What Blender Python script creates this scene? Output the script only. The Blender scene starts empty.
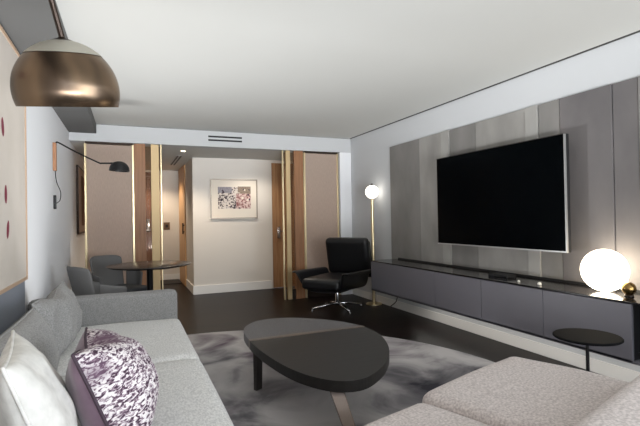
import bpy, bmesh, math, random
from mathutils import Vector, Matrix, noise
random.seed(7)
C = bpy.context.scene.collection
PI = math.pi

# ------------------------------------------------------------------ materials
def lin(c):
    return tuple(((v/255)/12.92 if v/255 <= .04045 else ((v/255+.055)/1.055)**2.4) for v in c) + (1,)

def mat(name, col, rough=.6, metal=0, spec=.5, col2=None, nscale=6, ndetail=4, stretch=(1,1,1), bump=0, bscale=200,
        bstretch=(1,1,1), emit=None, estr=0, coat=0, lo=.35, hi=.65, sheen=0, aniso=0):
    m = bpy.data.materials.new(name); m.use_nodes = True
    nt = m.node_tree; b = nt.nodes['Principled BSDF']
    b.inputs['Base Color'].default_value = lin(col)
    b.inputs['Roughness'].default_value = rough
    b.inputs['Metallic'].default_value = metal
    b.inputs['Specular IOR Level'].default_value = spec
    b.inputs['Coat Weight'].default_value = coat
    b.inputs['Sheen Weight'].default_value = sheen
    tc = nt.nodes.new('ShaderNodeTexCoord')
    def nz(scale, st, det):
        mp = nt.nodes.new('ShaderNodeMapping'); mp.inputs['Scale'].default_value = st
        nt.links.new(tc.outputs['Object'], mp.inputs['Vector'])
        n = nt.nodes.new('ShaderNodeTexNoise'); n.inputs['Scale'].default_value = scale
        n.inputs['Detail'].default_value = det
        nt.links.new(mp.outputs['Vector'], n.inputs['Vector'])
        return n
    if col2:
        n = nz(nscale, stretch, ndetail)
        r = nt.nodes.new('ShaderNodeValToRGB')
        r.color_ramp.elements[0].position = lo; r.color_ramp.elements[0].color = lin(col)
        r.color_ramp.elements[1].position = hi; r.color_ramp.elements[1].color = lin(col2)
        nt.links.new(n.outputs['Fac'], r.inputs['Fac'])
        nt.links.new(r.outputs['Color'], b.inputs['Base Color'])
    if bump:
        n = nz(bscale, bstretch, 3)
        bp = nt.nodes.new('ShaderNodeBump'); bp.inputs['Strength'].default_value = bump
        bp.inputs['Distance'].default_value = .004
        nt.links.new(n.outputs['Fac'], bp.inputs['Height'])
        nt.links.new(bp.outputs['Normal'], b.inputs['Normal'])
    if emit:
        b.inputs['Emission Color'].default_value = lin(emit)
        b.inputs['Emission Strength'].default_value = estr
    if aniso:
        b.inputs['Anisotropic'].default_value = aniso
        t = nt.nodes.new('ShaderNodeTangent'); t.direction_type = 'RADIAL'; t.axis = 'Z'
        nt.links.new(t.outputs[0], b.inputs['Tangent'])
    return m

def glass_sheet(name, tint, body, opacity, rough=.08):
    """thin tinted sheet with an inner woven layer of the given opacity"""
    m = bpy.data.materials.new(name); m.use_nodes = True
    nt = m.node_tree; nt.nodes.clear()
    out = nt.nodes.new('ShaderNodeOutputMaterial')
    tr = nt.nodes.new('ShaderNodeBsdfTransparent'); tr.inputs['Color'].default_value = lin(tint)
    di = nt.nodes.new('ShaderNodeBsdfDiffuse'); di.inputs['Color'].default_value = lin(body)
    tl = nt.nodes.new('ShaderNodeBsdfTranslucent'); tl.inputs['Color'].default_value = lin(body)
    gl = nt.nodes.new('ShaderNodeBsdfGlossy'); gl.inputs['Roughness'].default_value = rough
    tc = nt.nodes.new('ShaderNodeTexCoord')
    mp = nt.nodes.new('ShaderNodeMapping'); mp.inputs['Scale'].default_value = (90, 90, 6)
    n = nt.nodes.new('ShaderNodeTexNoise'); n.inputs['Scale'].default_value = 3
    nt.links.new(tc.outputs['Object'], mp.inputs['Vector']); nt.links.new(mp.outputs['Vector'], n.inputs['Vector'])
    mr = nt.nodes.new('ShaderNodeMapRange'); mr.inputs['From Min'].default_value = .3; mr.inputs['From Max'].default_value = .7
    mr.inputs['To Min'].default_value = max(0, opacity-.06); mr.inputs['To Max'].default_value = min(1, opacity+.06)
    nt.links.new(n.outputs['Fac'], mr.inputs['Value'])
    a = nt.nodes.new('ShaderNodeMixShader'); a.inputs[0].default_value = .35
    nt.links.new(di.outputs[0], a.inputs[1]); nt.links.new(tl.outputs[0], a.inputs[2])
    b = nt.nodes.new('ShaderNodeMixShader')
    nt.links.new(mr.outputs[0], b.inputs[0]); nt.links.new(tr.outputs[0], b.inputs[1]); nt.links.new(a.outputs[0], b.inputs[2])
    fr = nt.nodes.new('ShaderNodeFresnel'); fr.inputs[0].default_value = 1.15
    c = nt.nodes.new('ShaderNodeMixShader')
    nt.links.new(fr.outputs[0], c.inputs[0]); nt.links.new(b.outputs[0], c.inputs[1]); nt.links.new(gl.outputs[0], c.inputs[2])
    nt.links.new(c.outputs[0], out.inputs[0])
    return m

def glow(name, col, strength):
    m = bpy.data.materials.new(name); m.use_nodes = True
    nt = m.node_tree; nt.nodes.clear()
    out = nt.nodes.new('ShaderNodeOutputMaterial'); e = nt.nodes.new('ShaderNodeEmission')
    e.inputs['Color'].default_value = lin(col); e.inputs['Strength'].default_value = strength
    nt.links.new(e.outputs[0], out.inputs[0]); return m

M = {}
M['ceil'] = mat('ceiling_paint', (204,204,200), .9, spec=.1)
M['soffit'] = mat('grey_soffit', (112,112,111), .9, spec=.1)  # one even grey, darker than the ceiling
M['header'] = mat('header_paint', (194,195,196), .9, spec=.1)
M['gap'] = mat('painted_gap_shade', (84,83,81), .9, spec=.1)  # dark tone stands in for the shade inside the ceiling gap
M['wall_cool'] = mat('cool_white_paint', (234,235,237), .85, spec=.15)
M['wall_right'] = mat('toned_down_white', (205,207,209), .85, spec=.15)  # left wall's white, darkened here to counter strong light on this side
M['wall_warm'] = mat('warm_white_paint', (222,216,208), .85, spec=.15)
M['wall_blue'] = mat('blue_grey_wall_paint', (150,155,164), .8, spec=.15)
M['base'] = mat('white_baseboard', (236,234,230), .5)
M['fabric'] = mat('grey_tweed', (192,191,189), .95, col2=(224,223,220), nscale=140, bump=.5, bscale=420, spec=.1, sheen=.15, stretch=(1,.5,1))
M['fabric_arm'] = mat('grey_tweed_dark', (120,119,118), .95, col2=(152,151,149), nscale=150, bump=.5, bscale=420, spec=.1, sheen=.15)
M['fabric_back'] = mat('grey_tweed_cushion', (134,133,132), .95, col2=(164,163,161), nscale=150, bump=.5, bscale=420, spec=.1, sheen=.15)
M['fabric_warm'] = mat('warm_grey_tweed', (174,164,160), .95, col2=(212,202,198), nscale=110, bump=.5, bscale=420, spec=.1, sheen=.15)
M['white_fab'] = mat('cream_linen', (206,204,199), .9, col2=(226,224,219), nscale=20, bump=.35, bscale=60, spec=.1)
M['purple'] = mat('plum_velvet', (104,84,98), .8, col2=(124,102,116), nscale=12, spec=.2, sheen=.4)
M['purple_dark'] = mat('plum_piping', (62,46,58), .7)
M['black_leather'] = mat('black_leather', (14,14,16), .38, col2=(20,20,22), nscale=30, bump=.15, bscale=160, spec=.5)
M['chrome'] = mat('chrome', (200,200,202), .15, 1)
M['gold'] = mat('brass', (226,208,168), .34, 1)
M['goldsatin'] = mat('satin_brass', (192,166,124), .5, .35)  # satin, less metallic brass for the partition posts
M['bronze'] = mat('bronze_painted_streaks', (84,72,62), .27, 1, col2=(142,120,98), nscale=7, ndetail=2, stretch=(1,1,.05), aniso=.8)  # stretched noise paints reflection streaks into the base colour
M['ballbrass'] = mat('antique_brass', (150,120,74), .2, 1)
M['nickel'] = mat('satin_nickel', (176,172,160), .5, .6)
M['darkbronze'] = mat('dark_bronze', (52,42,36), .4, .7)
M['gunmetal'] = mat('gunmetal', (86,82,80), .35, .9)
M['legmetal'] = mat('brushed_leg_metal', (112,100,92), .35, .9)
M['blackmetal'] = mat('black_metal', (18,18,20), .4, .2)
M['blackpowder'] = mat('black_powder_coat', (17,17,19), .85, spec=.08)
M['blackmatt'] = mat('black_matt', (24,24,26), .6)
M['char'] = mat('charcoal_shell', (100,99,98), .6, spec=.3)
M['charpad'] = mat('charcoal_fabric', (62,64,67), .9, col2=(78,80,83), nscale=120, spec=.1)
M['console'] = mat('slate_lacquer', (112,110,117), .42, spec=.4)
M['consoletop'] = mat('black_glass_top', (26,25,27), .12, spec=.6)
M['consoledark'] = mat('console_inside', (80,76,72), .6)
M['screen'] = mat('screen_black', (2,4,6), .2, spec=.04)
M['silver'] = mat('silver_bezel', (190,190,190), .35, .7)
M['globe'] = glow('globe_glow', (255,240,214), 7.0)
M['globe_small'] = glow('small_globe_glow', (255,248,236), 2.0)
M['spot'] = glow('downlight_glow', (255,236,205), 12.0)
M['led'] = glow('led_strip_glow', (255,246,232), 1.5)
M['cream_art'] = mat('cream_canvas', (206,197,186), .8, col2=(212,203,193), nscale=4, spec=.1)
M['leafred'] = mat('wine_petals', (128,42,62), .7)
M['artframe'] = mat('pale_wood_frame', (196,166,140), .5)
M['matboard'] = mat('cream_matboard', (226,217,204), .8, spec=.1)
M['printgrey'] = mat('print_grey_blue', (120,118,128), .8, col2=(158,152,156), nscale=60)
M['printbrown'] = mat('print_taupe', (118,104,92), .8, col2=(150,134,118), nscale=60)
M['printspeck'] = mat('print_speckle', (66,52,54), .8, col2=(214,204,196), nscale=38, ndetail=5, lo=.42, hi=.52)
M['printpink'] = mat('print_rose', (132,82,82), .8, col2=(214,190,182), nscale=34, ndetail=5, lo=.40, hi=.58)
M['printframe'] = mat('champagne_frame', (150,140,128), .4, .5)
M['picbrown'] = mat('picture_brown', (96,62,46), .7, col2=(134,94,72), nscale=4)
M['picmat'] = mat('picture_beige_mat', (190,168,154), .8)
M['plastic'] = mat('white_plastic', (225,222,216), .4)
M['switch'] = mat('bronze_switch', (110,86,62), .5, .3)
M['mat'] = mat('dark_doormat', (52,50,50), .95)
M['frosted'] = mat('pale_ceramic', (216,214,208), .35)
M['woodbr'] = mat('oak_bracket', (150,104,72), .5, col2=(172,124,88), nscale=8, stretch=(8,8,1))

def wood(name, c1, c2, axis, rough=.45, nscale=4, spec=.4, coat=0, st=14):
    s = [st]*3; s['xyz'.index(axis)] = .6
    return mat(name, c1, rough, spec=spec, col2=c2, nscale=nscale, ndetail=5, stretch=tuple(s), bump=.08, bscale=nscale, bstretch=tuple(s), coat=coat, lo=.3, hi=.7)
M['oak'] = wood('oak_door', (150,108,74), (184,142,102), 'z', st=10)
M['post'] = wood('walnut_post', (134,92,60), (158,112,76), 'z', st=10)
M['entry'] = wood('red_brown_door', (112,72,48), (136,92,62), 'z', st=10)
M['closet'] = wood('pale_oak_panel', (196,150,102), (214,172,124), 'z', st=10)
M['tabledark'] = wood('wenge_top', (26,24,23), (36,33,31), 'x', rough=.48, spec=.35, nscale=3)
M['tablestone'] = mat('speckled_grey_leather', (80,79,81), .55, col2=(104,103,105), nscale=160, spec=.5)
M['tableband'] = wood('worn_brown_band', (74,64,58), (98,84,76), 'x', rough=.35, st=4)
M['diningtop'] = mat('dark_marble_top', (38,34,32), .25, col2=(54,48,44), nscale=5, spec=.3)

def make_floor_mat():
    m = bpy.data.materials.new('dark_plank_floor'); m.use_nodes = True
    nt = m.node_tree; b = nt.nodes['Principled BSDF']
    tc = nt.nodes.new('ShaderNodeTexCoord')
    br = nt.nodes.new('ShaderNodeTexBrick')
    br.inputs['Scale'].default_value = 1; br.inputs['Brick Width'].default_value = 1.9; br.inputs['Row Height'].default_value = .16
    br.inputs['Mortar Size'].default_value = .002; br.offset = .37
    br.inputs['Color1'].default_value = lin((19,14,13)); br.inputs['Color2'].default_value = lin((30,22,19)); br.inputs['Mortar'].default_value = lin((18,15,14))
    nt.links.new(tc.outputs['Object'], br.inputs['Vector'])
    mp = nt.nodes.new('ShaderNodeMapping'); mp.inputs['Scale'].default_value = (1.2, 24, 1)
    nt.links.new(tc.outputs['Object'], mp.inputs['Vector'])
    n = nt.nodes.new('ShaderNodeTexNoise'); n.inputs['Scale'].default_value = 2.2; n.inputs['Detail'].default_value = 6
    nt.links.new(mp.outputs['Vector'], n.inputs['Vector'])
    r = nt.nodes.new('ShaderNodeValToRGB'); r.color_ramp.elements[0].position = .3; r.color_ramp.elements[1].position = .75
    r.color_ramp.elements[0].color = (.55,.55,.55,1); r.color_ramp.elements[1].color = (1.25,1.2,1.15,1)
    nt.links.new(n.outputs['Fac'], r.inputs['Fac'])
    mx = nt.nodes.new('ShaderNodeMix'); mx.data_type = 'RGBA'; mx.blend_type = 'MULTIPLY'; mx.inputs['Factor'].default_value = 1
    nt.links.new(br.outputs['Color'], mx.inputs['A']); nt.links.new(r.outputs['Color'], mx.inputs['B'])
    nt.links.new(mx.outputs['Result'], b.inputs['Base Color'])
    b.inputs['Roughness'].default_value = .36; b.inputs['Specular IOR Level'].default_value = .10
    return m
M['floor'] = make_floor_mat()

def make_rug_mat():
    m = bpy.data.materials.new('watercolour_rug_pile'); m.use_nodes = True
    nt = m.node_tree; b = nt.nodes['Principled BSDF']
    tc = nt.nodes.new('ShaderNodeTexCoord')
    def nz(scale, det, dist, off):
        mp = nt.nodes.new('ShaderNodeMapping'); mp.inputs['Location'].default_value = off
        nt.links.new(tc.outputs['Object'], mp.inputs['Vector'])
        n = nt.nodes.new('ShaderNodeTexNoise'); n.inputs['Scale'].default_value = scale; n.inputs['Detail'].default_value = det
        n.inputs['Distortion'].default_value = dist; nt.links.new(mp.outputs['Vector'], n.inputs['Vector']); return n
    n1 = nz(1.7, 9, .8, (3.1, 1.3, 0))
    r1 = nt.nodes.new('ShaderNodeValToRGB'); e = r1.color_ramp.elements
    e[0].position = .30; e[0].color = lin((62,61,67)); e[1].position = .64; e[1].color = lin((200,196,195))
    x = e.new(.415); x.color = lin((128,125,128)); x = e.new(.505); x.color = lin((176,172,172))
    nt.links.new(n1.outputs['Fac'], r1.inputs['Fac'])
    n2 = nz(1.3, 6, .6, (7.7, 4.2, 0))
    r2 = nt.nodes.new('ShaderNodeValToRGB'); r2.color_ramp.elements[0].position = .57; r2.color_ramp.elements[1].position = .70
    nt.links.new(n2.outputs['Fac'], r2.inputs['Fac'])
    mx = nt.nodes.new('ShaderNodeMix'); mx.data_type = 'RGBA'
    nt.links.new(r2.outputs['Color'], mx.inputs['Factor']); nt.links.new(r1.outputs['Color'], mx.inputs['A'])
    mx.inputs['B'].default_value = lin((92,76,90))
    nt.links.new(mx.outputs['Result'], b.inputs['Base Color'])
    b.inputs['Roughness'].default_value = .98; b.inputs['Specular IOR Level'].default_value = .05
    n3 = nz(260, 2, 0, (0,0,0)); bp = nt.nodes.new('ShaderNodeBump'); bp.inputs['Strength'].default_value = .4; bp.inputs['Distance'].default_value = .004
    nt.links.new(n3.outputs['Fac'], bp.inputs['Height']); nt.links.new(bp.outputs['Normal'], b.inputs['Normal'])
    return m
M['rug'] = make_rug_mat()

def make_fur_print():
    m = bpy.data.materials.new('plum_brush_print'); m.use_nodes = True
    nt = m.node_tree; b = nt.nodes['Principled BSDF']
    tc = nt.nodes.new('ShaderNodeTexCoord')
    mp = nt.nodes.new('ShaderNodeMapping'); mp.inputs['Scale'].default_value = (1, 2.3, 1); mp.inputs['Rotation'].default_value = (0,0,.7)
    nt.links.new(tc.outputs['Object'], mp.inputs['Vector'])
    n = nt.nodes.new('ShaderNodeTexNoise'); n.inputs['Scale'].default_value = 46; n.inputs['Detail'].default_value = 5; n.inputs['Distortion'].default_value = 1.2
    nt.links.new(mp.outputs['Vector'], n.inputs['Vector'])
    r = nt.nodes.new('ShaderNodeValToRGB'); e = r.color_ramp.elements
    e[0].position = .40; e[0].color = lin((70,52,66)); e[1].position = .56; e[1].color = lin((232,226,226))
    x = e.new(.47); x.color = lin((140,118,132))
    nt.links.new(n.outputs['Fac'], r.inputs['Fac'])
    n2 = nt.nodes.new('ShaderNodeTexNoise'); n2.inputs['Scale'].default_value = 6
    nt.links.new(tc.outputs['Object'], n2.inputs['Vector'])
    r2 = nt.nodes.new('ShaderNodeValToRGB'); r2.color_ramp.elements[0].position = .5; r2.color_ramp.elements[1].position = .72
    nt.links.new(n2.outputs['Fac'], r2.inputs['Fac'])
    mx = nt.nodes.new('ShaderNodeMix'); mx.data_type = 'RGBA'
    nt.links.new(r2.outputs['Color'], mx.inputs['Factor']); nt.links.new(r.outputs['Color'], mx.inputs['A'])
    mx.inputs['B'].default_value = lin((112,88,106))
    nt.links.new(mx.outputs['Result'], b.inputs['Base Color'])
    b.inputs['Roughness'].default_value = .85; b.inputs['Specular IOR Level'].default_value = .15
    bp = nt.nodes.new('ShaderNodeBump'); bp.inputs['Strength'].default_value = .5; bp.inputs['Distance'].default_value = .006
    nt.links.new(n.outputs['Fac'], bp.inputs['Height']); nt.links.new(bp.outputs['Normal'], b.inputs['Normal'])
    return m
M['furprint'] = make_fur_print()

def panel_mat(name, c1, c2):
    return mat(name, c1, .55, col2=c2, nscale=2.2, ndetail=6, stretch=(1,1.4,.7), bump=.15, bscale=14, spec=.3)
M['panel_dark'] = panel_mat('dark_taupe_plaster', (122,120,117), (138,135,132))
M['panel_mid'] = panel_mat('taupe_plaster', (138,136,132), (160,157,153))
M['panel_light'] = panel_mat('light_taupe_plaster', (152,150,146), (168,166,162))
M['panel_smoke'] = panel_mat('smoke_plaster', (104,101,102), (118,114,114))

M['glass_sheet'] = glass_sheet('beige_woven_glass', (224,208,196), (220,202,188), .70, .3)
M['glass_lite'] = glass_sheet('clear_lite', (238,228,216), (200,180,160), .04)
M['window'] = glass_sheet('window_pane', (250,252,255), (230,235,240), .02)

# ------------------------------------------------------------------ mesh helpers
def obj(name, bm, mats, parent=None, smooth=False, loc=None):
    me = bpy.data.meshes.new(name)
    bmesh.ops.recalc_face_normals(bm, faces=bm.faces)
    bm.to_mesh(me); bm.free()
    if not isinstance(mats, (list, tuple)): mats = [mats]
    for m in mats: me.materials.append(m)
    if smooth:
        for p in me.polygons: p.use_smooth = True
    o = bpy.data.objects.new(name, me); C.objects.link(o)
    if parent: o.parent = parent
    if loc: o.location = loc
    return o
def tag(o, label, cat, group=None):
    o['label'] = label; o['category'] = cat
    if group: o['group'] = group
    return o
def thing(name, label, cat, loc=(0,0,0), rz=0, group=None):
    o = bpy.data.objects.new(name, None); C.objects.link(o)
    o.location = loc; o.rotation_euler = (0,0,rz); o.empty_display_size = .1
    return tag(o, label, cat, group)
def struct(name, bm, m, parent=None, smooth=False):
    o = obj(name, bm, m, parent, smooth)
    if not parent: o['kind'] = 'structure'
    return o
def add_box(bm, lo, hi, mi=0, bevel=0, seg=2, mtx=None):
    vs = [bm.verts.new((x,y,z)) for x in (lo[0],hi[0]) for y in (lo[1],hi[1]) for z in (lo[2],hi[2])]
    F = [(0,1,3,2),(4,6,7,5),(0,4,5,1),(2,3,7,6),(0,2,6,4),(1,5,7,3)]
    fs = [bm.faces.new([vs[i] for i in f]) for f in F]
    for f in fs: f.material_index = mi
    if bevel:
        es = set(e for f in fs for e in f.edges)
        r = bmesh.ops.bevel(bm, geom=list(es), offset=bevel, segments=seg, affect='EDGES', profile=.5)
        for f in r['faces']: f.material_index = mi
    return vs
def box(lo, hi, bevel=0, seg=2):
    bm = bmesh.new(); add_box(bm, lo, hi, 0, bevel, seg); return bm
def shade(o, ang=.6):
    for p in o.data.polygons: p.use_smooth = True
    try: o.data.set_sharp_from_angle(angle=ang)
    except Exception: pass
    return o
def lathe(prof, seg=40, cx=0, cy=0, bm=None, mi=0):
    bm = bm or bmesh.new(); rings = []
    for r, z in prof:
        if r < 1e-5: rings.append([bm.verts.new((cx,cy,z))])
        else: rings.append([bm.verts.new((cx+r*math.cos(2*PI*k/seg), cy+r*math.sin(2*PI*k/seg), z)) for k in range(seg)])
    for a, b in zip(rings, rings[1:]):
        for k in range(seg):
            k2 = (k+1) % seg
            if len(a) == 1 and len(b) == 1: continue
            if len(a) == 1: f = bm.faces.new((a[0], b[k], b[k2]))
            elif len(b) == 1: f = bm.faces.new((a[k], b[0], a[k2]))
            else: f = bm.faces.new((a[k], b[k], b[k2], a[k2]))
            f.material_index = mi
    return bm
def tube(pts, r, seg=10, bm=None, taper=None):
    bm = bm or bmesh.new(); pts = [Vector(p) for p in pts]; rings = []
    up = Vector((0,0,1)); prevn = None
    for i, p in enumerate(pts):
        t = (pts[min(i+1,len(pts)-1)] - pts[max(i-1,0)]).normalized()
        if prevn is None:
            n = t.orthogonal().normalized()
        else:
            n = (prevn - t*prevn.dot(t)).normalized()
        prevn = n; b = t.cross(n)
        rr = r if taper is None else r*(1+(taper-1)*i/(len(pts)-1))
        rings.append([bm.verts.new(p + n*rr*math.cos(2*PI*k/seg) + b*rr*math.sin(2*PI*k/seg)) for k in range(seg)])
    for a, b2 in zip(rings, rings[1:]):
        for k in range(seg): bm.faces.new((a[k], b2[k], b2[(k+1)%seg], a[(k+1)%seg]))
    bm.faces.new(rings[0]); bm.faces.new(rings[-1][::-1])
    return bm
def spline(pts, n=8, closed=False):
    P = [Vector(p) for p in pts]; out = []; N = len(P)
    rng = range(N) if closed else range(N-1)
    for i in rng:
        if closed: a,b,c,d = P[i-1],P[i],P[(i+1)%N],P[(i+2)%N]
        else: a,b,c,d = P[max(i-1,0)],P[i],P[i+1],P[min(i+2,N-1)]
        for k in range(n):
            t = k/n
            out.append(.5*((2*b)+(c-a)*t+(2*a-5*b+4*c-d)*t*t+(3*b-a-3*c+d)*t**3))
    if not closed: out.append(P[-1])
    return out
def prism(poly, z0, z1, bevel=0, seg=2, bm=None, mi=0):
    bm = bm or bmesh.new()
    lo = [bm.verts.new((p[0],p[1],z0)) for p in poly]; hi = [bm.verts.new((p[0],p[1],z1)) for p in poly]
    n = len(poly)
    fs = [bm.faces.new(lo[::-1]), bm.faces.new(hi)]
    top = fs[1]; bot = fs[0]
    for k in range(n): fs.append(bm.faces.new((lo[k], lo[(k+1)%n], hi[(k+1)%n], hi[k])))
    for f in fs: f.material_index = mi
    if bevel:
        es = list(top.edges)+list(bot.edges)
        bmesh.ops.bevel(bm, geom=es, offset=bevel, segments=seg, affect='EDGES', profile=.5)
    return bm

def rbox(lo, hi, rad, crown=0, n=14, seed=0, amp=0.0, puff=0):
    """upholstered block: superellipsoid-rounded box with a crowned top and soft undulation"""
    bm = bmesh.new()
    cx = [(a+b)/2 for a, b in zip(lo,hi)]; h = [(b-a)/2 for a, b in zip(lo,hi)]
    grid = {}
    def key(p): return tuple(round(v*1000) for v in p)
    N = n
    def coords(i): return -1+2*i/N
    def remap(u, hh):                # cluster samples towards edges
        return math.sin(u*PI/2)*.55+u*.45
    def mk(u, v, w):
        k = (round(u,4), round(v,4), round(w,4))
        if k in grid: return grid[k]
        p = [remap(u,h[0])*h[0], remap(v,h[1])*h[1], remap(w,h[2])*h[2]]
        q = [max(-(hh-rad), min(hh-rad, x)) for x, hh in zip(p,h)]
        d = Vector([a-b for a, b in zip(p,q)])
        if d.length > 1e-9:
            m = max(abs(x) for x in d)
            d = d.normalized()*min(rad, rad*(m/rad))
            L = max(abs(a-b) for a,b in zip(p,q))
            d = d.normalized()*rad if L > rad*.999 else d
        r = Vector(q)+d
        if crown and r.z > 0:
            fx = 1-(r.x/h[0])**2; fy = 1-(r.y/h[1])**2
            r.z += crown*max(0,fx)**.6*max(0,fy)**.6
        if puff:
            fz = 1-(r.z/h[2])**2
            r.x += puff*math.copysign(1, r.x)*fz*(abs(r.x)/h[0])**4; r.y += puff*math.copysign(1, r.y)*fz*(abs(r.y)/h[1])**4
        if amp:
            nv = noise.noise((r*3.1)+Vector((seed*7.1, seed*3.3, 0)))
            r += Vector((0,0,1))*nv*amp if r.z > 0 else Vector((0,0,0))
        vv = bm.verts.new(Vector(cx)+r); grid[k] = vv; return vv
    for ax in range(3):
        for s in (-1,1):
            for i in range(N):
                for j in range(N):
                    q = []
                    for (a,b) in ((i,j),(i+1,j),(i+1,j+1),(i,j+1)):
                        c = [0,0,0]; c[ax] = s; c[(ax+1)%3] = coords(a); c[(ax+2)%3] = coords(b)
                        q.append(mk(*c))
                    if len(set(q)) == 4:
                        try: bm.faces.new(q)
                        except ValueError: pass
    return bm

def pillow(w, h, tf, tb, n=28, seed=1, pinch=.07, wr=.008, dent=0, sag=0):
    """two bulging faces (front material 0, back material 1) meeting in a seam; returns bm and the seam loop"""
    bm = bmesh.new(); rnd = Vector((seed*5.3, seed*2.1, seed))
    def xy(u, v):
        x = w/2*u*(1-pinch*(1-v*v)*abs(u)**2); y = h/2*v*(1-pinch*(1-u*u)*abs(v)**2)
        if dent and v > 0: y -= dent*v**3*math.exp(-(u/.38)**2)
        return x, y
    F = {}; B = {}
    def pos(i, j): return math.sin((-1+2*i/n)*PI/2)*.5+(-1+2*i/n)*.5, math.sin((-1+2*j/n)*PI/2)*.5+(-1+2*j/n)*.5
    for i in range(n+1):
        for j in range(n+1):
            u, v = pos(i,j); x, y = xy(u,v)
            e = max(0,(1-u*u)*(1-v*v)); b = e**.48
            if sag: b *= (1-sag*v)
            nv = noise.noise(Vector((x*9,y*9,0))+rnd)*wr*min(1,e*4) + noise.noise(Vector((x*22,y*7,3))+rnd)*wr*.6*min(1,e*4)
            edge = i in (0,n) or j in (0,n)
            F[i,j] = bm.verts.new((x,y, tf*b+nv))
            B[i,j] = F[i,j] if edge else bm.verts.new((x,y,-tb*b+nv*.6))
    for i in range(n):
        for j in range(n):
            f = bm.faces.new((F[i,j],F[i+1,j],F[i+1,j+1],F[i,j+1])); f.material_index = 0
            try:
                f = bm.faces.new((B[i,j],B[i,j+1],B[i+1,j+1],B[i+1,j])); f.material_index = 1
            except ValueError: pass
    loop = [F[i,0].co.copy() for i in range(n)]+[F[n,j].co.copy() for j in range(n)]+[F[i,n].co.copy() for i in range(n,0,-1)]+[F[0,j].co.copy() for j in range(n,0,-1)]
    return bm, loop
def closed_tube(pts, r, seg=6):
    bm = bmesh.new(); rings = []; N = len(pts)
    for i, p in enumerate(pts):
        t = (pts[(i+1)%N]-pts[i-1]).normalized(); n = Vector((0,0,1)); b = t.cross(n).normalized()
        rings.append([bm.verts.new(p+n*r*math.cos(2*PI*k/seg)+b*r*math.sin(2*PI*k/seg)) for k in range(seg)])
    for i in range(N):
        a, b2 = rings[i], rings[(i+1)%N]
        for k in range(seg): bm.faces.new((a[k], b2[k], b2[(k+1)%seg], a[(k+1)%seg]))
    return bm
def frame_matrix(o, xd, yd):
    x = Vector(xd).normalized(); z = x.cross(Vector(yd)).normalized(); y = z.cross(x)
    return Matrix(((x.x,y.x,z.x,o[0]),(x.y,y.y,z.y,o[1]),(x.z,y.z,z.z,o[2]),(0,0,0,1)))

# ------------------------------------------------------------------ room
XL, XR = -.66, 3.228          # left and right walls
YF, YH, YB, YE = -2.6, 6.31, 7.49, 9.6   # front wall, header, picture wall, end of hall
XRT = .963                    # return face of the picture wall
ZC, ZH, ZS = 2.43, 2.212, 2.312

struct('floor', box((XL-.2, YF-.2, -.1), (XR+.2, YE+.2, 0)), M['floor'])
# ceiling: a dropped panel that stops short of the right wall and of the header, leaving a shadow gap
bm = bmesh.new(); add_box(bm, (XL-.2, YF-.2, ZC), (XR-.032, YH-.02, ZC+.04)); struct('ceiling', bm, M['ceil'])
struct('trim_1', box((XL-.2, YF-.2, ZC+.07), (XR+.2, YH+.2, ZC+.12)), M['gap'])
struct('wall_left', box((XL-.2, YF-.2, 0), (XL, YE+.2, ZC+.07)), M['wall_cool'])
struct('wall_right', (lambda b: (add_box(b, (XR,.3,0), (XR+.2,YB+.2,ZC+.07)), add_box(b, (XR,YF-.2,0), (XR+.2,-2.2,ZC+.07)), add_box(b, (XR,-2.2,0), (XR+.2,.3,.35)), add_box(b, (XR,-2.2,2.3), (XR+.2,.3,ZC+.07)), b)[-1])(bmesh.new()), M['wall_right'])
struct('trim_6', box((XR-.004, YF, ZC-.002), (XR, YH, ZC+.07)), M['gap'])  # dark strip paints the gap's shade along the right wall
struct('trim_7', box((-.355, YH-.004, ZC-.001), (XR-.004, YH, ZC+.07)), M['gap'])  # dark strip paints the gap's shade along the header
struct('trim_2', box((XL, YH, ZH), (XR, YH+.14, ZC+.07)), M['header'])               # header over the partition
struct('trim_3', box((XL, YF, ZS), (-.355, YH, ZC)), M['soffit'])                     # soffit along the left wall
struct('trim_4', box((XL, YH+.14, ZH), (XR, YE+.2, ZH+.08)), M['ceil'])               # hall ceiling
struct('wall_stub', box((3.035, YH, 0), (XR, YH+.14, ZH)), M['wall_cool'])
bm = bmesh.new()                                                                      # picture wall with its door opening
add_box(bm, (XRT, YB, 0), (2.29, YB+.12, ZH)); add_box(bm, (2.29, YB, 2.17), (3.19, YB+.12, ZH)); add_box(bm, (3.19, YB, 0), (XR, YB+.12, ZH))
add_box(bm, (XRT, YB+.12, 0), (XRT+.12, YE, ZH))
struct('wall_back', bm, M['wall_warm'])
bm = bmesh.new()
add_box(bm, (XL, YE, 0), (-.46, YE+.1, ZH)); add_box(bm, (-.46, YE, 2.09), (.44, YE+.1, ZH)); add_box(bm, (.44, YE, 0), (XRT, YE+.1, ZH))
struct('wall_end', bm, M['wall_warm'])
bm = bmesh.new()                                                                      # window wall behind the camera
add_box(bm, (XL, YF-.15, 0), (XR, YF, .35)); add_box(bm, (XL, YF-.15, 2.3), (XR, YF, ZC+.07))
add_box(bm, (XL, YF-.15, .35), (-.4, YF, 2.3)); add_box(bm, (3.0, YF-.15, .35), (XR, YF, 2.3))
struct('wall_front', bm, M['wall_cool'])
w = bpy.data.objects.new('window_1', None); C.objects.link(w); w['kind'] = 'structure'
bm = bmesh.new()
for x in (-.4, .72, 1.84, 2.95): add_box(bm, (x, YF-.12, .35), (x+.05, YF-.05, 2.3))
for z in (.35, 2.25): add_box(bm, (-.4, YF-.12, z), (3.0, YF-.05, z+.05))
obj('window_frame', bm, M['base'], w)
obj('window_pane', box((-.4, YF-.09, .35), (3.0, YF-.08, 2.3)), M['window'], w)
w = bpy.data.objects.new('added_side_window', None); C.objects.link(w); w['kind'] = 'structure'  # unseen window, added to go with the side fill light
bm = bmesh.new()
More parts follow.
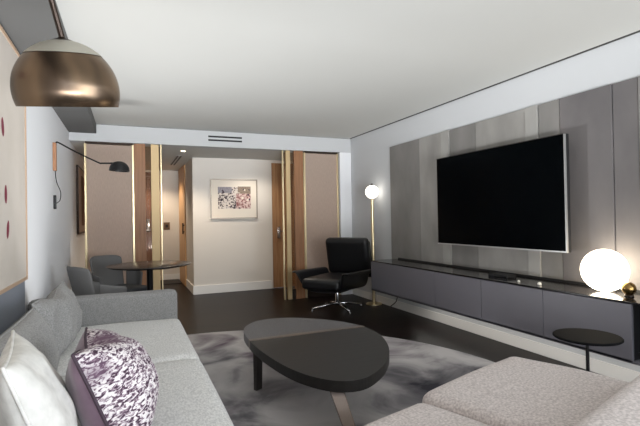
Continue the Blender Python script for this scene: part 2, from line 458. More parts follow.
for y in (-2.2, -.97, .25): add_box(bm, (XR+.05, y, .35), (XR+.12, y+.05, 2.3))
for z in (.35, 2.25): add_box(bm, (XR+.05, -2.2, z), (XR+.12, .3, z+.05))
obj('window_frame', bm, M['base'], w)
obj('window_pane', box((XR+.08, -2.2, .35), (XR+.09, .3, 2.3)), M['window'], w)
# baseboards
struct('baseboard_back', box((XRT-.014, YB-.014, 0), (2.26, YB, .14), .003), M['base'])
struct('baseboard_return', box((XRT-.014, YB, 0), (XRT, 8.44, .14), .003), M['base'])
struct('baseboard_end', box((.52, YE-.014, 0), (XRT, YE, .12), .003), M['base'])
struct('baseboard_right', box((XR-.014, YF, 0), (XR, YB-.02, .1), .003), M['base'])
struct('baseboard_left', box((XL, 4.0, 0), (XL+.014, YE, .1), .003), M['base'])
# blue-grey paint below the big canvas
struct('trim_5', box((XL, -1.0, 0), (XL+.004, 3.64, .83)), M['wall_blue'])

def door(name, parts):
    d = bpy.data.objects.new(name, None); C.objects.link(d); d['kind'] = 'structure'
    for n, bm, m in parts: shade(obj(n, bm, m, d), .5)
    return d
hb = bmesh.new(); add_box(hb, (2.375, YB-.012, .86), (2.43, YB+.008, 1.06), 0, .004)
tube([(2.40,YB-.01,.98),(2.40,YB-.05,.98),(2.51,YB-.05,.98)], .009, 8, hb)
door('door_1', [('door_leaf', box((2.294, YB+.02, .005), (3.186, YB+.06, 2.165)), M['oak']),
                ('door_handle', hb, M['chrome'])])
hb = bmesh.new(); add_box(hb, (.33, YE-.01, .98), (.40, YE+.01, 1.24), 0, .004)
tube([(.365,YE-.01,1.02),(.365,YE-.06,1.02),(.25,YE-.06,1.02)], .01, 8, hb)
fb = bmesh.new(); add_box(fb, (.44, YE-.03, 0), (.52, YE, 2.17)); add_box(fb, (-.54, YE-.03, 0), (-.46, YE, 2.17)); add_box(fb, (-.46, YE-.03, 2.09), (.44, YE, 2.17))
door('door_2', [('door_leaf', box((-.457, YE+.01, .005), (.437, YE+.06, 2.087)), M['entry']), ('door_frame', fb, M['entry']), ('door_handle', hb, M['chrome'])])
hb = tube([(XRT-.05,8.51,.95),(XRT-.05,8.51,1.15)], .012, 8); add_box(hb, (XRT-.05,8.50,.98),(XRT-.02,8.52,1.0)); add_box(hb, (XRT-.05,8.50,1.1),(XRT-.02,8.52,1.12))
door('door_3', [('door_leaf', box((XRT-.025, 8.45, .005), (XRT, 9.4, 2.205)), M['closet']), ('door_handle', hb, M['darkbronze'])])

# ------------------------------------------------------------------ glass partitions
def partition(label, x0, x1, s, xin):
    """x0..x1 wide woven pane against the wall side; s is the direction of the opening; members listed away from the pane"""
    p = thing('glass_partition', label, 'partition', ((x0+x1)/2, YH+.05, 0), 0, 'brass framed glass partitions')
    ox = (x0+x1)/2
    def loc(a, b, z0, z1, y0, y1, bev=.003): return box((min(a,b)-ox, y0, z0), (max(a,b)-ox, y1, z1), bev)
    obj('woven_glass', loc(x0+.012, x1-.012, .12, ZH-.03, -.004, .004, 0), M['glass_sheet'], p)
    for x in (x0, x1): obj('frame_stile', loc(x-.012, x+.012, 0, ZH-.02, -.02, .02), M['gold'], p)
    e = x1 if s > 0 else x0
    obj('top_track', loc(min(x0,e+s*.0), max(x1,e), ZH-.02, ZH-.001, -.03, .03, 0), M['darkbronze'], p)
    obj('bottom_rail', loc(x0, x1, 0, .12, -.018, .018), M['darkbronze'], p)
    a = [e+s*v for v in xin]
    obj('wood_post', loc(a[0], a[1], .0, ZH-.002, -.03, .03), M['post'], p)
    obj('clear_glass', loc(a[1], a[4], .15, ZH-.03, -.004, .004, 0), M['glass_lite'], p)
    obj('brass_post', loc(a[2], a[3], .0, ZH-.002, -.03, .03), M['goldsatin'], p)
    obj('edge_trim', loc(a[4]-.008, a[4]+.008, .0, ZH-.002, -.02, .02), M['gold'], p)
    obj('kick_plate', loc(a[1], a[3], 0, .15, -.016, .016), M['darkbronze'], p)
    return p
partition('brass framed woven glass partition behind the round dining table', -.487, .067, 1, (.014, .150, .218, .318, .345))
partition('brass framed woven glass partition behind the black lounge chair', 2.462, 3.01, -1, (.030, .172, .234, .302, .345))

# ------------------------------------------------------------------ hall bits
def slot_vent(label, lo, hi, axis, nrm, n=2):
    c = [(a+b)/2 for a, b in zip(lo,hi)]
    v = thing('air_vent', label, 'vent', c)
    fr = bmesh.new(); add_box(fr, [a-x for a, x in zip(lo,c)], [b-x for b, x in zip(hi,c)]); obj('vent_frame', fr, M['header'], v)
    k = 'xyz'.index(axis); w = hi[k]-lo[k]
    for i in range(n):
        a = list(lo); b = list(hi)
        a[k] = lo[k]+w*(.14+.5*i); b[k] = a[k]+w*.24
        j = 'xyz'.index(nrm[1]); 
        if nrm[0] == '-': a[j] = lo[j]-.003; b[j] = lo[j]+.002
        obj('slot', box([p-q for p,q in zip(a,c)], [p-q for p,q in zip(b,c)]), M['blackmatt'], v)
slot_vent('black twin slot air vent in the white header above the framed print', (1.03, YH-.006, 2.275), (1.50, YH, 2.375), 'z', '-y')
slot_vent('black twin slot air vent in the hall ceiling beside the downlight', (.70, 7.35, ZH-.006), (.80, 8.55, ZH), 'x', '-z')
d = thing('downlight', 'small round lit downlight recessed in the hall ceiling', 'ceiling light', (.75, 6.82, ZH))
obj('trim_ring', lathe([(.030,-.002),(.048,-.004),(.05,-.001)], 24), M['plastic'], d, True)
obj('lens', lathe([(0,-.003),(.03,-.003)], 24), M['spot'], d)
s = thing('light_switch', 'small bronze light switch plate on the hall end wall', 'switch', (.715, YE-.001, 1.09))
obj('plate', box((-.06,-.008,-.075), (.06,0,.075), .002), M['switch'], s); obj('rocker', box((-.025,-.014,-.03), (.025,-.008,.03), .002), M['darkbronze'], s)
tag(obj('doormat', box((.30, 8.95, 0), (.93, 9.57, .012), .003), M['mat']), 'dark doormat on the floor at the end of the hall', 'doormat')

# framed print on the picture wall
px, pz = 1.633, 1.545
p = thing('framed_print', 'collage print in a champagne frame hanging on the cream wall', 'picture', (px, YB, pz-.335))
W, Hh = .79, .66
bm = bmesh.new()
add_box(bm, (-W/2,-.03,0), (W/2,-.001,.02)); add_box(bm, (-W/2,-.03,Hh-.02), (W/2,-.001,Hh)); add_box(bm, (-W/2,-.03,.02), (-W/2+.02,-.001,Hh-.02)); add_box(bm, (W/2-.02,-.03,.02), (W/2,-.001,Hh-.02))
obj('frame', bm, M['printframe'], p)
obj('mat_board', box((-W/2+.02,-.018,.02), (W/2-.02,-.005,Hh-.02)), M['matboard'], p)
bm = bmesh.new()
def patch(x0,x1,z0,z1,mi,y=-.0195): add_box(bm, (x0,y,z0), (x1,-.018,z1), mi)
patch(-.27,-.04,.43,.53,0); patch(.06,.28,.42,.54,1); patch(-.27,.03,.17,.43,2); patch(.03,.28,.17,.42,3); patch(-.04,.06,.42,.53,2)
for i in range(26):
    a = random.uniform(-.26,.26); b = random.uniform(.17,.5); r = random.uniform(.008,.024)
    vs = [bm.verts.new((a+r*math.cos(t)*random.uniform(.7,1.2), -.0202, b+r*math.sin(t))) for t in [k*PI/4 for k in range(8)]]
    f = bm.faces.new(vs); f.material_index = 4 if i % 3 else 5
obj('print_sheet', bm, [M['printgrey'], M['printbrown'], M['printspeck'], M['printpink'], M['purple_dark'], M['matboard']], p)
# picture on left wall beyond the header
p = thing('framed_picture', 'tall brown picture with a beige mat on the far left wall', 'picture', (XL, 7.7, 1.03))
obj('frame', box((.001,-.62,0), (.03,.62,.97), .003), M['darkbronze'], p)
obj('mat_board', box((.03,-.59,.03), (.034,.59,.94)), M['picmat'], p)
obj('image', box((.034,-.25,.12), (.037,.30,.85)), M['picbrown'], p)

# big canvas on the left wall
p = thing('wall_canvas', 'large cream canvas with scattered wine red petals in thin wood frame', 'picture', (XL, 2.2, .82))
yl, yr, zt = -2.6, 1.40, 1.47
obj('canvas', (lambda b: (add_box(b, (.004,yl+.02,.02), (.024,yr-.02,zt-.02)), [
    (lambda cy, cz, a, L: setattr(b.faces.new([b.verts.new((.0248, cy+math.cos(t)*.030*math.cos(a)-math.sin(t)*L*math.sin(a), cz+math.cos(t)*.030*math.sin(a)+math.sin(t)*L*math.cos(a))) for t in [k*PI/6 for k in range(12)]]), 'material_index', 1))(*q)
    for q in ((.79,.918,.2,.055),(.845,.545,0,.055),(.885,.345,-.3,.055),(.4,1.2,.4,.05),(.1,.7,.2,.05),(-.3,1.0,-.3,.05),(-.6,.4,.1,.05))], b)[2])(bmesh.new()), [M['cream_art'], M['leafred']], p)
bm = bmesh.new()
add_box(bm, (.001,yl,0), (.03,yr,.02)); add_box(bm, (.001,yl,zt-.02), (.03,yr,zt)); add_box(bm, (.001,yl,.02), (.03,yl+.02,zt-.02)); add_box(bm, (.001,yr-.02,.02), (.03,yr,zt-.02))
obj('frame', bm, M['artframe'], p)

# ------------------------------------------------------------------ swing-arm wall lamp
p = thing('wall_lamp', 'black swing arm wall lamp with domed shade on wooden bracket', 'lamp', (XL, 5.0, 1.70))
obj('bracket', box((.001,-.03,0), (.03,.03,.27), .004), M['woodbr'], p)
arm = spline([(.02,-.02,.235),(.03,-.02,.27),(.06,-.03,.265),(.2,-.09,.18),(.40,-.2,.07),(.44,-.22,.06),(.53,-.25,.06)], 8)
shade(obj('arm', tube(arm, .0075, 8), M['blackmetal'], p))
sh = bmesh.new(); prof = [(0,.094),(.026,.091),(.052,.080),(.073,.062),(.087,.036),(.093,0),(.089,.0),(.083,.034),(.069,.058),(.049,.075),(.025,.085),(0,.088)]
sh = shade(obj('lamp_shade', lathe(prof, 36), M['blackmetal'], p), 1.0); sh.location = (.588,-.29,-.018); sh.rotation_euler = (0,math.radians(4),0)
cord = spline([(.02,0,0),(.022,0,-.06),(.03,.02,-.12),(.055,.05,-.2),(.05,.05,-.28),(.02,.02,-.315)], 8)
shade(obj('cord', tube(cord, .004, 6), M['blackmetal'], p))
obj('wall_plug', box((.001,-.016,-.37), (.025,.016,-.235), .006), M['blackmetal'], p)

# ------------------------------------------------------------------ arc floor lamp over the sofa (base behind the sofa)
R0 = .187; dc = Vector((-.211, 2.0, 1.714))
p = thing('arc_floor_lamp', 'arc floor lamp with large brushed bronze dome shade over the sofa', 'lamp', (-.42, -.25, 0))
base = Vector(p.location)
tilt = Matrix.Rotation(math.radians(15), 4, 'X') 
prof = []
for k in range(0, 25):
    a = math.radians(90-k*(90+19)/24); prof.append((R0*math.cos(a), R0*math.sin(a)))
cap_h = .72
outer = [q for q in prof if q[1] <= R0*cap_h+.003]
cap = [q for q in prof if q[1] >= R0*cap_h-.012]
inner = [(max(0,r-.004), z) for r, z in reversed(outer)]
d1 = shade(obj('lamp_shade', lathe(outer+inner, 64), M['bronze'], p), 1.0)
d2 = shade(obj('shade_cap', lathe([(r+.0012,z+.0012) for r,z in cap], 64), M['nickel'], p), 1.0)
d3 = shade(obj('finial', lathe([(0,R0+.014),(.010,R0+.012),(.016,R0+.006),(.030,R0+.002),(.042,R0-.004),(0,R0-.006)], 32), M['darkbronze'], p), 1.0)
d4 = shade(obj('bulb', lathe([(0,.10),(.02,.095),(.035,.07),(.04,.045),(.03,.02),(0,.01)], 24), M['frosted'], p), 1.0)
off = dc-base
for q in (d1,d2,d3,d4):
    q.location = off; q.rotation_euler = (math.radians(13), math.radians(-4), 0)
top = off + Vector((-.012, -math.sin(math.radians(13))*(R0+.008), math.cos(math.radians(13))*(R0+.008)))
ap = spline([top, top+Vector((-.022,-.04,.095)), top+Vector((-.05,-.13,.22)), top+Vector((-.09,-.45,.37)), Vector((-.03,1.0,2.28)), Vector((0,.35,2.05)), Vector((0,.06,1.5)), Vector((0,0,.9)), Vector((0,0,.06))], 10)
shade(obj('arm', tube(ap, .011, 10), M['darkbronze'], p))
shade(obj('base', lathe([(0,.06),(.16,.06),(.17,.05),(.17,0),(0,0)], 40), M['frosted'], p), .6)

# ------------------------------------------------------------------ left sofa
p = thing('sofa', 'long light grey tweed sofa running along the left wall', 'sofa', (0,0,.0125))
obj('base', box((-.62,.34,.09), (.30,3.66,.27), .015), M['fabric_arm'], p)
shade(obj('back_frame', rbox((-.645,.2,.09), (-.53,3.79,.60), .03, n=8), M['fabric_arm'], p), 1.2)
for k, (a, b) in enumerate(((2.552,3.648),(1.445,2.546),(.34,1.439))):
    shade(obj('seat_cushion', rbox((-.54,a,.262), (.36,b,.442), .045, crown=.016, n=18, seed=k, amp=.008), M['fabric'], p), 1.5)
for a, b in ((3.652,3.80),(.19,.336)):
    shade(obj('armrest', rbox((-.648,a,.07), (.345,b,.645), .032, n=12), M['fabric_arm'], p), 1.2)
for x in (-.6,.24):
    for y in (.26,3.72): obj('leg', lathe([(.018,.09),(.014,0),(0,0)], 12, x, y), M['blackmetal'], p, True)

def cushion(label, o, xd, yd, w, h, tf, tb, mats, seed, pip, group=None, dent=0, sag=0, wr=.008, pinch=.07, name='cushion'):
    bm, loop = pillow(w, h, tf, tb, 30, seed, pinch, wr, dent, sag)
    c = obj(name, bm, mats, None, True); c.matrix_world = frame_matrix(o, xd, yd)
    tag(c, label, 'cushion', group)
    if pip: obj('piping', closed_tube(loop, .005), pip, c, True)
    return c
# the x axis runs toward the camera end so that the front (local z) faces into the room
def leaning(label, top_near, top_far, lean, h, tf, tb, mats, seed, pip, **k):
    a, b = Vector(top_near), Vector(top_far)
    up = Vector((-math.sin(lean), 0, math.cos(lean))); xd = (b-a)
    w = xd.length; o = (a+b)/2 - up*h/2
    return cushion(label, o, xd, up, w, h, tf, tb, mats, seed, pip, **k)
fb = [M['fabric_back']]*2
leaning('slouched grey back cushion at the far end of the sofa', (-.45,2.66,.79), (-.42,3.58,.79), .20, .345, .10, .09, fb, 3, M['fabric_back'], dent=.045, wr=.034, pinch=.045)
leaning('grey back cushion behind the cream cushion', (-.46,1.60,.785), (-.43,2.58,.785), .18, .34, .125, .08, fb, 5, M['fabric_back'], wr=.014)
leaning('plain cream linen cushion on the near end of the sofa', (-.275,1.27,.86), (-.352,1.76,.848), .33, .41, .085, .08, [M['white_fab']]*2, 8, M['white_fab'], wr=.012)
leaning('plum and white brush printed cushion with plain plum velvet back', (-.150,1.45,.822), (-.156,1.98,.785), .38, .385, .17, .09, [M['furprint'], M['purple']], 11, M['purple_dark'], dent=.03, wr=.012)

# ------------------------------------------------------------------ right sofa (angled, seen from behind)
th = math.atan2(.293,.956)
p = thing('sectional_sofa', 'warm grey tweed sofa with two seats in the right foreground', 'sofa', (1.875,1.825,.0125), th)
obj('base', box((-1.49,-.84,.09), (-.03,-.04,.27), .015), M['fabric_warm'], p)
shade(obj('seat_cushion', rbox((-.795,-.70,.262), (0.0,.01,.448), .05, crown=.014, n=18, seed=4, amp=.008), M['fabric_warm'], p), 1.5)
shade(obj('seat_cushion', rbox((-1.50,-.70,.262), (-.802,-.01,.434), .05, crown=.014, n=18, seed=6, amp=.008), M['fabric_warm'], p), 1.5)
shade(obj('backrest', rbox((-1.50,-.885,.09), (0.0,-.665,.625), .07, n=16, seed=5), M['fabric_warm'], p), 1.5)
for x in (-1.42,-.1):
    for y in (-.78,-.1): obj('leg', lathe([(.018,.09),(.014,0),(0,0)], 12, x, y), M['blackmetal'], p, True)

# ------------------------------------------------------------------ rug
pts = []
for k in range(-30, 93, 4):
    a = math.radians(k); pts.append((.504+2.2026*math.cos(a), 2.663+2.2026*math.sin(a)))
pts += [(.2,4.55),(.05,3.9),(-.3,3.5),(-.3,.9),(-.1,.6),(.9,.45),(1.9,.8)]
tag(obj('rug', prism([(x,y) for x,y in pts if y < 4.87], .0, .012, .004), M['rug']), 'large round watercolour rug in greys and plum under the coffee table', 'rug')

# ------------------------------------------------------------------ coffee table
outline = [(.77,3.278),(.852,3.46),(1.003,3.575),(1.242,3.53),(1.479,3.308),(1.605,3.05),(1.612,2.78),(1.51,2.477),(1.364,2.252),(1.22,2.11),(1.088,2.035),(.972,2.054),(.882,2.15),(.808,2.33),(.762,2.6),(.742,2.945)]
poly = [(q.x,q.y) for q in spline([(x,y,0) for x,y in outline], 6, True)]
p = thing('coffee_table', 'low dark pebble shaped coffee table on the rug', 'table', (1.15,2.8,0))
ox, oy = 1.15, 2.8
ys = 2.985
def clip(poly, keep, yv):
    out = []
    for (x0,y0),(x1,y1) in zip(poly, poly[1:]+poly[:1]):
        i0, i1 = keep(y0), keep(y1)
        if i0: out.append((x0,y0))
        if i0 != i1:
            t = (yv-y0)/(y1-y0); out.append((x0+(x1-x0)*t, yv))
    return out
L = lambda P: [(x-ox,y-oy) for x,y in P]
near = clip(poly, lambda y: y < ys, ys); far = clip(poly, lambda y: y >= ys+.05, ys+.05)
mid = clip(clip(poly, lambda y: y >= ys, ys), lambda y: y < ys+.05, ys+.05)
obj('tabletop', prism(L(near), .322, .38, .006), M['tabledark'], p)
obj('inlay_top', prism(L(far), .322, .38, .006), [M['tablestone']], p)
obj('band', prism(L(mid), .322, .383, .002), M['tableband'], p)
def blade(x0,y0,x1,y1,w,t,ang,m):
    bm = bmesh.new(); c, s_ = math.cos(ang), math.sin(ang); vs = []
    for (x,y,z,k) in ((x1,y1,.013,.8),(x0,y0,.324,1.0)):
        for a,b in ((-1,-1),(1,-1),(1,1),(-1,1)):
            u, v = a*w*k/2, b*t/2
            vs.append(bm.verts.new((x-ox+u*c-v*s_, y-oy+u*s_+v*c, z)))
    for q in ((0,1,2,3),(7,6,5,4),(0,4,5,1),(1,5,6,2),(2,6,7,3),(3,7,4,0)): bm.faces.new([vs[i] for i in q])
    bmesh.ops.bevel(bm, geom=list(bm.edges), offset=.003, segments=1, affect='EDGES')
    return obj('leg', bm, m, p)
blade(.822,3.08,.818,3.08,.07,.03,.5,M['gunmetal'])
blade(.985,2.16,1.04,2.0,.075,.035,-.25,M['legmetal'])
blade(1.42,2.95,1.50,2.97,.07,.03,1.2,M['gunmetal'])
obj('stretcher', box((.92-ox,2.42-oy,.295), (1.36-ox,3.05-oy,.322), .003), M['blackmetal'], p)

# ------------------------------------------------------------------ side table
p = thing('side_table', 'small round black metal side table beside the warm grey sofa', 'table', (2.29,1.70,.0125))
obj('tabletop', lathe([(0,.508),(.163,.508),(.168,.512),(.168,.518),(.164,.522),(0,.522)], 48), M['blackpowder'], p)
obj('stem', lathe([(.009,.508),(.009,.008)], 14), M['blackmetal'], p, True)
obj('base', lathe([(0,.012),(.012,.012),(.13,.008),(.133,0),(0,0)], 40), M['blackmetal'], p)

# ------------------------------------------------------------------ wall cladding
seams = [5.137,4.472,4.055,3.92,3.523,2.906,2.775,2.569,2.144,1.964,1.55,.95]
tone = ['panel_dark','panel_mid','panel_light','panel_dark','panel_mid','panel_light','panel_dark','panel_smoke','panel_smoke','panel_dark','panel_smoke']
thick = [.022,.026,.036,.022,.026,.036,.024,.028,.020,.028,.02]
p = thing('wall_cladding', 'tall grey plaster panels of uneven width behind the television', 'wall panel', (XR,3.0,.64))
for a, b, t, d in zip(seams, seams[1:], tone, thick):
    obj('panel', box((-d,b+.003-3.0,0), (-.001,a-.003-3.0,1.483), .002), M[t], p)

# ------------------------------------------------------------------ television
p = thing('television', 'large flat black television hung on the grey panelled wall', 'television', (3.06,3.2,.90))
ya, yb = .758, -.785; H = .91
tv = bmesh.new()
add_box(tv, (.012,yb,0), (.045,ya,H), 0, .004)
obj('housing', tv, M['blackmatt'], p)
obj('screen', box((-.002,yb+.006,.010), (.012,ya-.006,H-.006)), M['screen'], p)
bm = bmesh.new()
add_box(bm, (-.006,yb,0), (.012,ya,.011)); add_box(bm, (-.003,yb,H-.003), (.012,ya,H), 1); add_box(bm, (-.006,yb,.011), (.012,yb+.008,H-.003)); add_box(bm, (-.003,ya-.003,.011), (.012,ya,H-.003), 1)
obj('bezel', bm, [M['silver'], M['darkbronze']], p)
obj('wall_mount', box((.045,-.25,.25), (.132,.25,.65)), M['blackmetal'], p)

# ------------------------------------------------------------------ console
CX, CB, Z0, Z1 = 2.82, 3.195, .275, .652
p = thing('media_console', 'long wall hung slate grey media console with black top', 'cabinet', (3.0,3.0,Z0))
def K(lo, hi, bev=0): return box((lo[0]-3.0,lo[1]-3.0,lo[2]-Z0), (hi[0]-3.0,hi[1]-3.0,hi[2]-Z0), bev)
YN, YFAR = 1.16, 5.007
obj('top', K((CX-.002,YN,Z1-.012), (CB,YFAR,Z1), .002), M['consoletop'], p)
obj('back_ledge', K((CB-.012,YN,Z1), (CB,YFAR-.06,Z1+.018), .001), M['blackmatt'], p)
obj('bottom', K((CX+.0,YN,Z0), (CB,YFAR,Z0+.018)), M['console'], p)
obj('side_panel', K((CX+.02,YFAR-.018,Z0+.018), (CB,YFAR,Z1-.012)), M['console'], p)
obj('side_panel', K((CX+.0,YN,Z0+.018), (CB,YN+.018,Z1-.012)), M['console'], p)
obj('divider', K((CX+.02,1.80,Z0+.018), (CB-.01,1.818,Z1-.012)), M['blackmatt'], p)
obj('back_panel', K((CB-.012,YN+.018,Z0+.018), (CB,YFAR-.018,Z1-.012)), M['consoledark'], p)
obj('shelf', K((CX+.05,YN+.018,Z0+.05), (CB-.012,1.80,Z0+.062)), M['blackmatt'], p)
for a, b in ((5.007,3.720),(3.716,3.078),(3.074,2.442),(2.438,1.80)):
    obj('door', K((CX,b,Z0+.004), (CX+.02,a,Z1-.016), .0015), M['console'], p)
st = obj('light_strip', box((-.012,-1.7,-.008), (.012,1.35,0)), M['plastic'], p); st['label'] = 'slim lit strip'
obj('diffuser', box((-.008,-1.69,-.010), (.008,1.34,-.008)), M['led'], st)
cb = tube(spline([(3.19,4.90,.268),(3.16,4.93,.2),(3.175,5.0,.1),(3.17,5.12,.02)], 6), .006, 6)
tag(shade(obj('power_cord', cb, M['blackmetal'])), 'short dark power cord hanging under the far end of the console', 'cord')

# things on the console
b = thing('media_box', 'small black media box on the console below the television', 'box', (3.02,3.03,Z1+.0005), .1)
obj('body', box((-.06,-.10,.0), (.06,.10,.026), .003), M['blackmatt'], b); obj('front_panel', box((-.063,-.095,.004), (-.06,.095,.022)), M['consoletop'], b)
for (x,y,r,l) in ((2.90,2.735,.011,'small pale trinket near the black media box on the console'),(2.905,2.54,.016,'pale trinket on the console between the media box and globe lamp')):
    tag(obj('trinket', lathe([(0,0),(r*.8,0),(r,r*.5),(r*.8,r*1.1),(r*.3,r*1.5),(0,r*1.5)], 16, 0, 0), M['frosted'], None, True, (x,y,Z1)), l, 'ornament')
g = thing('globe_lamp', 'large glowing white globe lamp with small brass ball on console', 'lamp', (3.035,2.112,Z1+.0005))
def sphere(r, cz, seg=40): return lathe([(r*math.sin(PI*k/24), cz-r*math.cos(PI*k/24)) for k in range(25)], seg)
obj('globe', sphere(.146,.149), M['globe'], g, True)
bb = obj('brass_ball', sphere(.043,.050), M['ballbrass'], g, True); bb.location = (-.035,-.186,0)
br = obj('ball_base', lathe([(0,0),(.028,0),(.03,.004),(.024,.012),(0,.012)], 24), M['darkbronze'], g, True); br.location = (-.035,-.186,0)

# ------------------------------------------------------------------ floor lamp in the corner
f = thing('floor_lamp', 'slim brass floor lamp with lit globe beside the lounge chair', 'lamp', (3.10,5.44,0))
shade(obj('base', lathe([(0,.014),(.105,.014),(.11,.010),(.11,0),(0,0)], 40), M['gold'], f), .6)
obj('pole', lathe([(.021,.014),(.021,1.45)], 18), M['gold'], f, True)
obj('globe', sphere(.092,1.545), M['globe_small'], f, True)
obj('cap', lathe([(.012,1.66),(.014,1.655),(.014,1.585),(0,1.58)], 16), M['darkbronze'], f, True)

# ------------------------------------------------------------------ lounge chair
hd = math.atan2(-.6,-.8) - PI/2
p = thing('lounge_chair', 'black leather swivel lounge chair beside the slate console', 'armchair', (2.53,5.415,0), hd)
# shell: a bucket that flares out into flat armrests
bm = bmesh.new(); cols = []
for i in range(17):
    t = i/16; y = -.34+t*.74
    wB = .225-.02*t; zB = .25+.03*t
    lift = .49+.03*t
    wA = .352+.01*math.sin(t*PI)
    sec = []
    for s_ in (-1, 1):
        q = [(s_*wB, y, zB), (s_*(wB+.055), y+.01*t, zB+.05), (s_*(wA-.055), y+.05*t, lift-.10), (s_*(wA-.035), y+.08*t, lift-.02), (s_*wA, y+.09*t, lift+.004), (s_*(wA+.045), y+.09*t, lift-.006)]
        sec.append(q)
    row = list(reversed(sec[0]))+[(0,y,zB-.012)]+sec[1]
    cols.append([bm.verts.new(v) for v in row])
for a, b in zip(cols, cols[1:]):
    for k in range(len(a)-1): bm.faces.new((a[k],a[k+1],b[k+1],b[k]))
sh = obj('shell', bm, M['black_leather'], p, True)
md = sh.modifiers.new('s','SOLIDIFY'); md.thickness = .028; md.offset = 0
md = sh.modifiers.new('b','SUBSURF'); md.levels = 1; md.render_levels = 2
shade(obj('seat_cushion', rbox((-.27,-.30,.30), (.27,.47,.435), .05, crown=.02, n=14, seed=2, amp=.006), M['black_leather'], p), 1.5)
bk = shade(obj('back_cushion', rbox((-.325,-.07,-.27), (.325,.07,.245), .062, n=16, puff=.0), M['black_leather'], p), 1.5)
bk.location = (0,-.35,.68); bk.rotation_euler = (math.radians(-12),0,0)
bs = shade(obj('back_shell', rbox((-.31,-.03,-.30), (.31,.03,.22), .028, n=10), M['black_leather'], p), 1.5)
bs.location = (0,-.435,.66); bs.rotation_euler = (math.radians(-12),0,0)
obj('column', lathe([(.024,.26),(.024,.10),(.038,.09),(.038,.05),(0,.05)], 20), M['chrome'], p, True)
obj('seat_plate', box((-.12,-.12,.225), (.12,.12,.25), .01), M['blackmetal'], p)
for k in range(4):
    a = PI/4+k*PI/2+.15
    f = tube([(0,0,.075),(.15*math.cos(a),.15*math.sin(a),.06),(.36*math.cos(a),.36*math.sin(a),.026)], .019, 10, None, .7)
    lathe([(0,0),(.014,0),(.014,.012),(0,.014)], 12, .36*math.cos(a), .36*math.sin(a), f)
    obj('foot', f, M['chrome'], p, True)

# ------------------------------------------------------------------ dining table and chairs
p = thing('dining_table', 'round dining table with a thin dark top and pedestal base', 'table', (.205,5.12,0))
shade(obj('tabletop', lathe([(0,.705),(.30,.705),(.40,.722),(.425,.732),(.425,.738),(.415,.742),(0,.742)], 64), M['diningtop'], p), .5)
obj('pedestal', lathe([(.05,.705),(.032,.68),(.032,.05),(.05,.025)], 24), M['blackmetal'], p, True)
shade(obj('base', lathe([(0,.025),(.06,.025),(.24,.012),(.245,0),(0,0)], 48), M['blackmetal'], p), .6)

def dining_chair():
    r = thing('dining_chair', '', 'chair')
    def strip(a0, a1, zlo, top, rx, ry, rake, n=14):
        bm = bmesh.new(); rows = []
        for i in range(n+1):
            a = a0+(a1-a0)*i/n; row = []
            for j in range(7):
                v = j/6; z = zlo+(top(abs(a))-zlo)*v
                k = .90+.10*v
                row.append(bm.verts.new((rx*k*math.sin(a), -ry*k*math.cos(a)-rake*max(0,z-.42), z)))
            rows.append(row)
        for a, b in zip(rows, rows[1:]):
            for j in range(6): bm.faces.new((a[j],a[j+1],b[j+1],b[j]))
        return bm
    def solid(o):
        md = o.modifiers.new('s','SOLIDIFY'); md.thickness = .026; md.offset = 0
        md = o.modifiers.new('b','SUBSURF'); md.levels = 1; md.render_levels = 1
    R_ = math.radians
    solid(obj('backrest', strip(R_(-48), R_(48), .43, lambda a: .815-.03*(a/.84)**4, .27, .25, .16), M['char'], r, True))
    for s_ in (-1,1):
        solid(obj('armrest', strip(s_*R_(52), s_*R_(108), .43, lambda a: .66-.05*((a-.9)/1.0), .27, .25, .05, 8), M['char'], r, True))
    shade(obj('seat', rbox((-.235,-.20,.385), (.235,.26,.465), .035, crown=.012, n=12), M['charpad'], r), 1.5)
    for x in (-1,1):
        for y in (-1,1): obj('leg', tube([(x*.15,y*.15+.02,.39),(x*.21,y*.21+.02,0)], .014, 8, None, .7), M['blackmetal'], r, True)
    return r
c = dining_chair(); c['label'] = 'charcoal tub dining chair behind the round table, facing the room'; c['group'] = 'charcoal chairs at the round table'
c.location = (-.10,5.54,0); c.rotation_euler = (0,0,math.radians(-143))
c2 = c.copy(); C.objects.link(c2)
for ch in list(c.children):
    q = ch.copy(); C.objects.link(q); q.parent = c2
c2['label'] = 'charcoal tub dining chair nearest the left wall and the sofa arm'
c2.location = (-.20,4.66,0); c2.rotation_euler = (0,0,math.radians(-62))

# ------------------------------------------------------------------ lights
def area(name, loc, rot, sx, sy, e, col):
    l = bpy.data.lights.new(name, 'AREA'); l.shape = 'RECTANGLE'; l.size = sx; l.size_y = sy; l.energy = e; l.color = col
    o = bpy.data.objects.new(name, l); C.objects.link(o); o.location = loc; o.rotation_euler = rot; return o
def spot(name, loc, rot, e, col, ang, blend=.6, r=.04):
    l = bpy.data.lights.new(name, 'SPOT'); l.energy = e; l.color = col; l.spot_size = math.radians(ang); l.spot_blend = blend; l.shadow_soft_size = r
    o = bpy.data.objects.new(name, l); C.objects.link(o); o.location = loc; o.rotation_euler = rot; return o
def soften(o, kind):
    l = o.data; l.use_nodes = True; nt = l.node_tree
    f = nt.nodes.new('ShaderNodeLightFalloff'); f.inputs['Strength'].default_value = 1
    nt.links.new(f.outputs[kind], nt.nodes['Emission'].inputs['Strength'])
soften(area('window_daylight', (1.3, YF+.02, 1.35), (math.radians(90+12),0,0), 3.3, 1.9, 7, (.95,.98,1)), 'Linear')
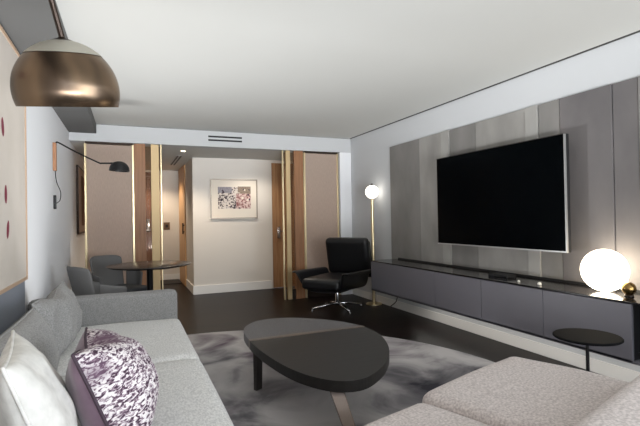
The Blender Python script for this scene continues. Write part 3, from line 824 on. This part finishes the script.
soften(area('added_side_fill', (XR+.02, -.95, 1.32), (math.radians(90+12),0,math.radians(62)), 2.4, 1.8, 17, (.95,.98,1)), 'Linear')  # fill light added from the right to brighten the left wall
soften(area('added_upward_fill', (.7, -2.0, .4), (math.radians(180),0,0), 2.6, 1.0, 12.6, (.97,.985,1)), 'Constant')  # added fill aimed up at the ceiling, unseen and without a fixture
soften(area('hidden_fill_light', (-.1, 4.08, .36), (math.radians(180+32),0,0), .8, .22, 4.6, (.98,.99,1)), 'Constant')  # added fill hidden behind the sofa arm, without a fixture
spot('hall_downlight', (.75,6.82,ZH-.02), (0,0,0), 36, (1,.84,.66), 120)
spot('hall_downlight', (1.9,6.9,ZH-.02), (0,0,0), 18, (1,.90,.78), 140)
spot('hall_downlight', (.45,9.0,ZH-.02), (0,0,0), 36, (1,.82,.62), 130)
area('console_led', (3.0,2.82,Z0-.014), (0,math.radians(0),0), .02, 3.0, 2.0, (1,.96,.9))
wd = bpy.data.worlds.new('sky'); bpy.context.scene.world = wd; wd.use_nodes = True
bg = wd.node_tree.nodes['Background']; bg.inputs[0].default_value = (.75,.86,1,1); bg.inputs[1].default_value = 1.0

# ------------------------------------------------------------------ camera
cam = bpy.data.cameras.new('camera'); cam.sensor_width = 36; cam.lens = 450.902*36/640; cam.clip_start = .02
co = bpy.data.objects.new('camera', cam); C.objects.link(co)
yaw, pit, rol = 0.4024727781487302, 0.010754414161200796, -0.017886595305090913
fw = Vector((math.sin(yaw)*math.cos(pit), math.cos(yaw)*math.cos(pit), math.sin(pit)))
r0 = Vector((math.cos(yaw), -math.sin(yaw), 0)); u0 = r0.cross(fw)
r = r0*math.cos(rol)+u0*math.sin(rol); u = -r0*math.sin(rol)+u0*math.cos(rol)
co.matrix_world = Matrix(((r.x,u.x,-fw.x,0),(r.y,u.y,-fw.y,0),(r.z,u.z,-fw.z,1.2),(0,0,0,1)))
sc = bpy.context.scene; sc.camera = co
sc.view_settings.view_transform = 'Standard'; sc.view_settings.look = 'None'; sc.view_settings.gamma = 1
sc.view_settings.use_curve_mapping = False; sc.view_settings.exposure = 0.68
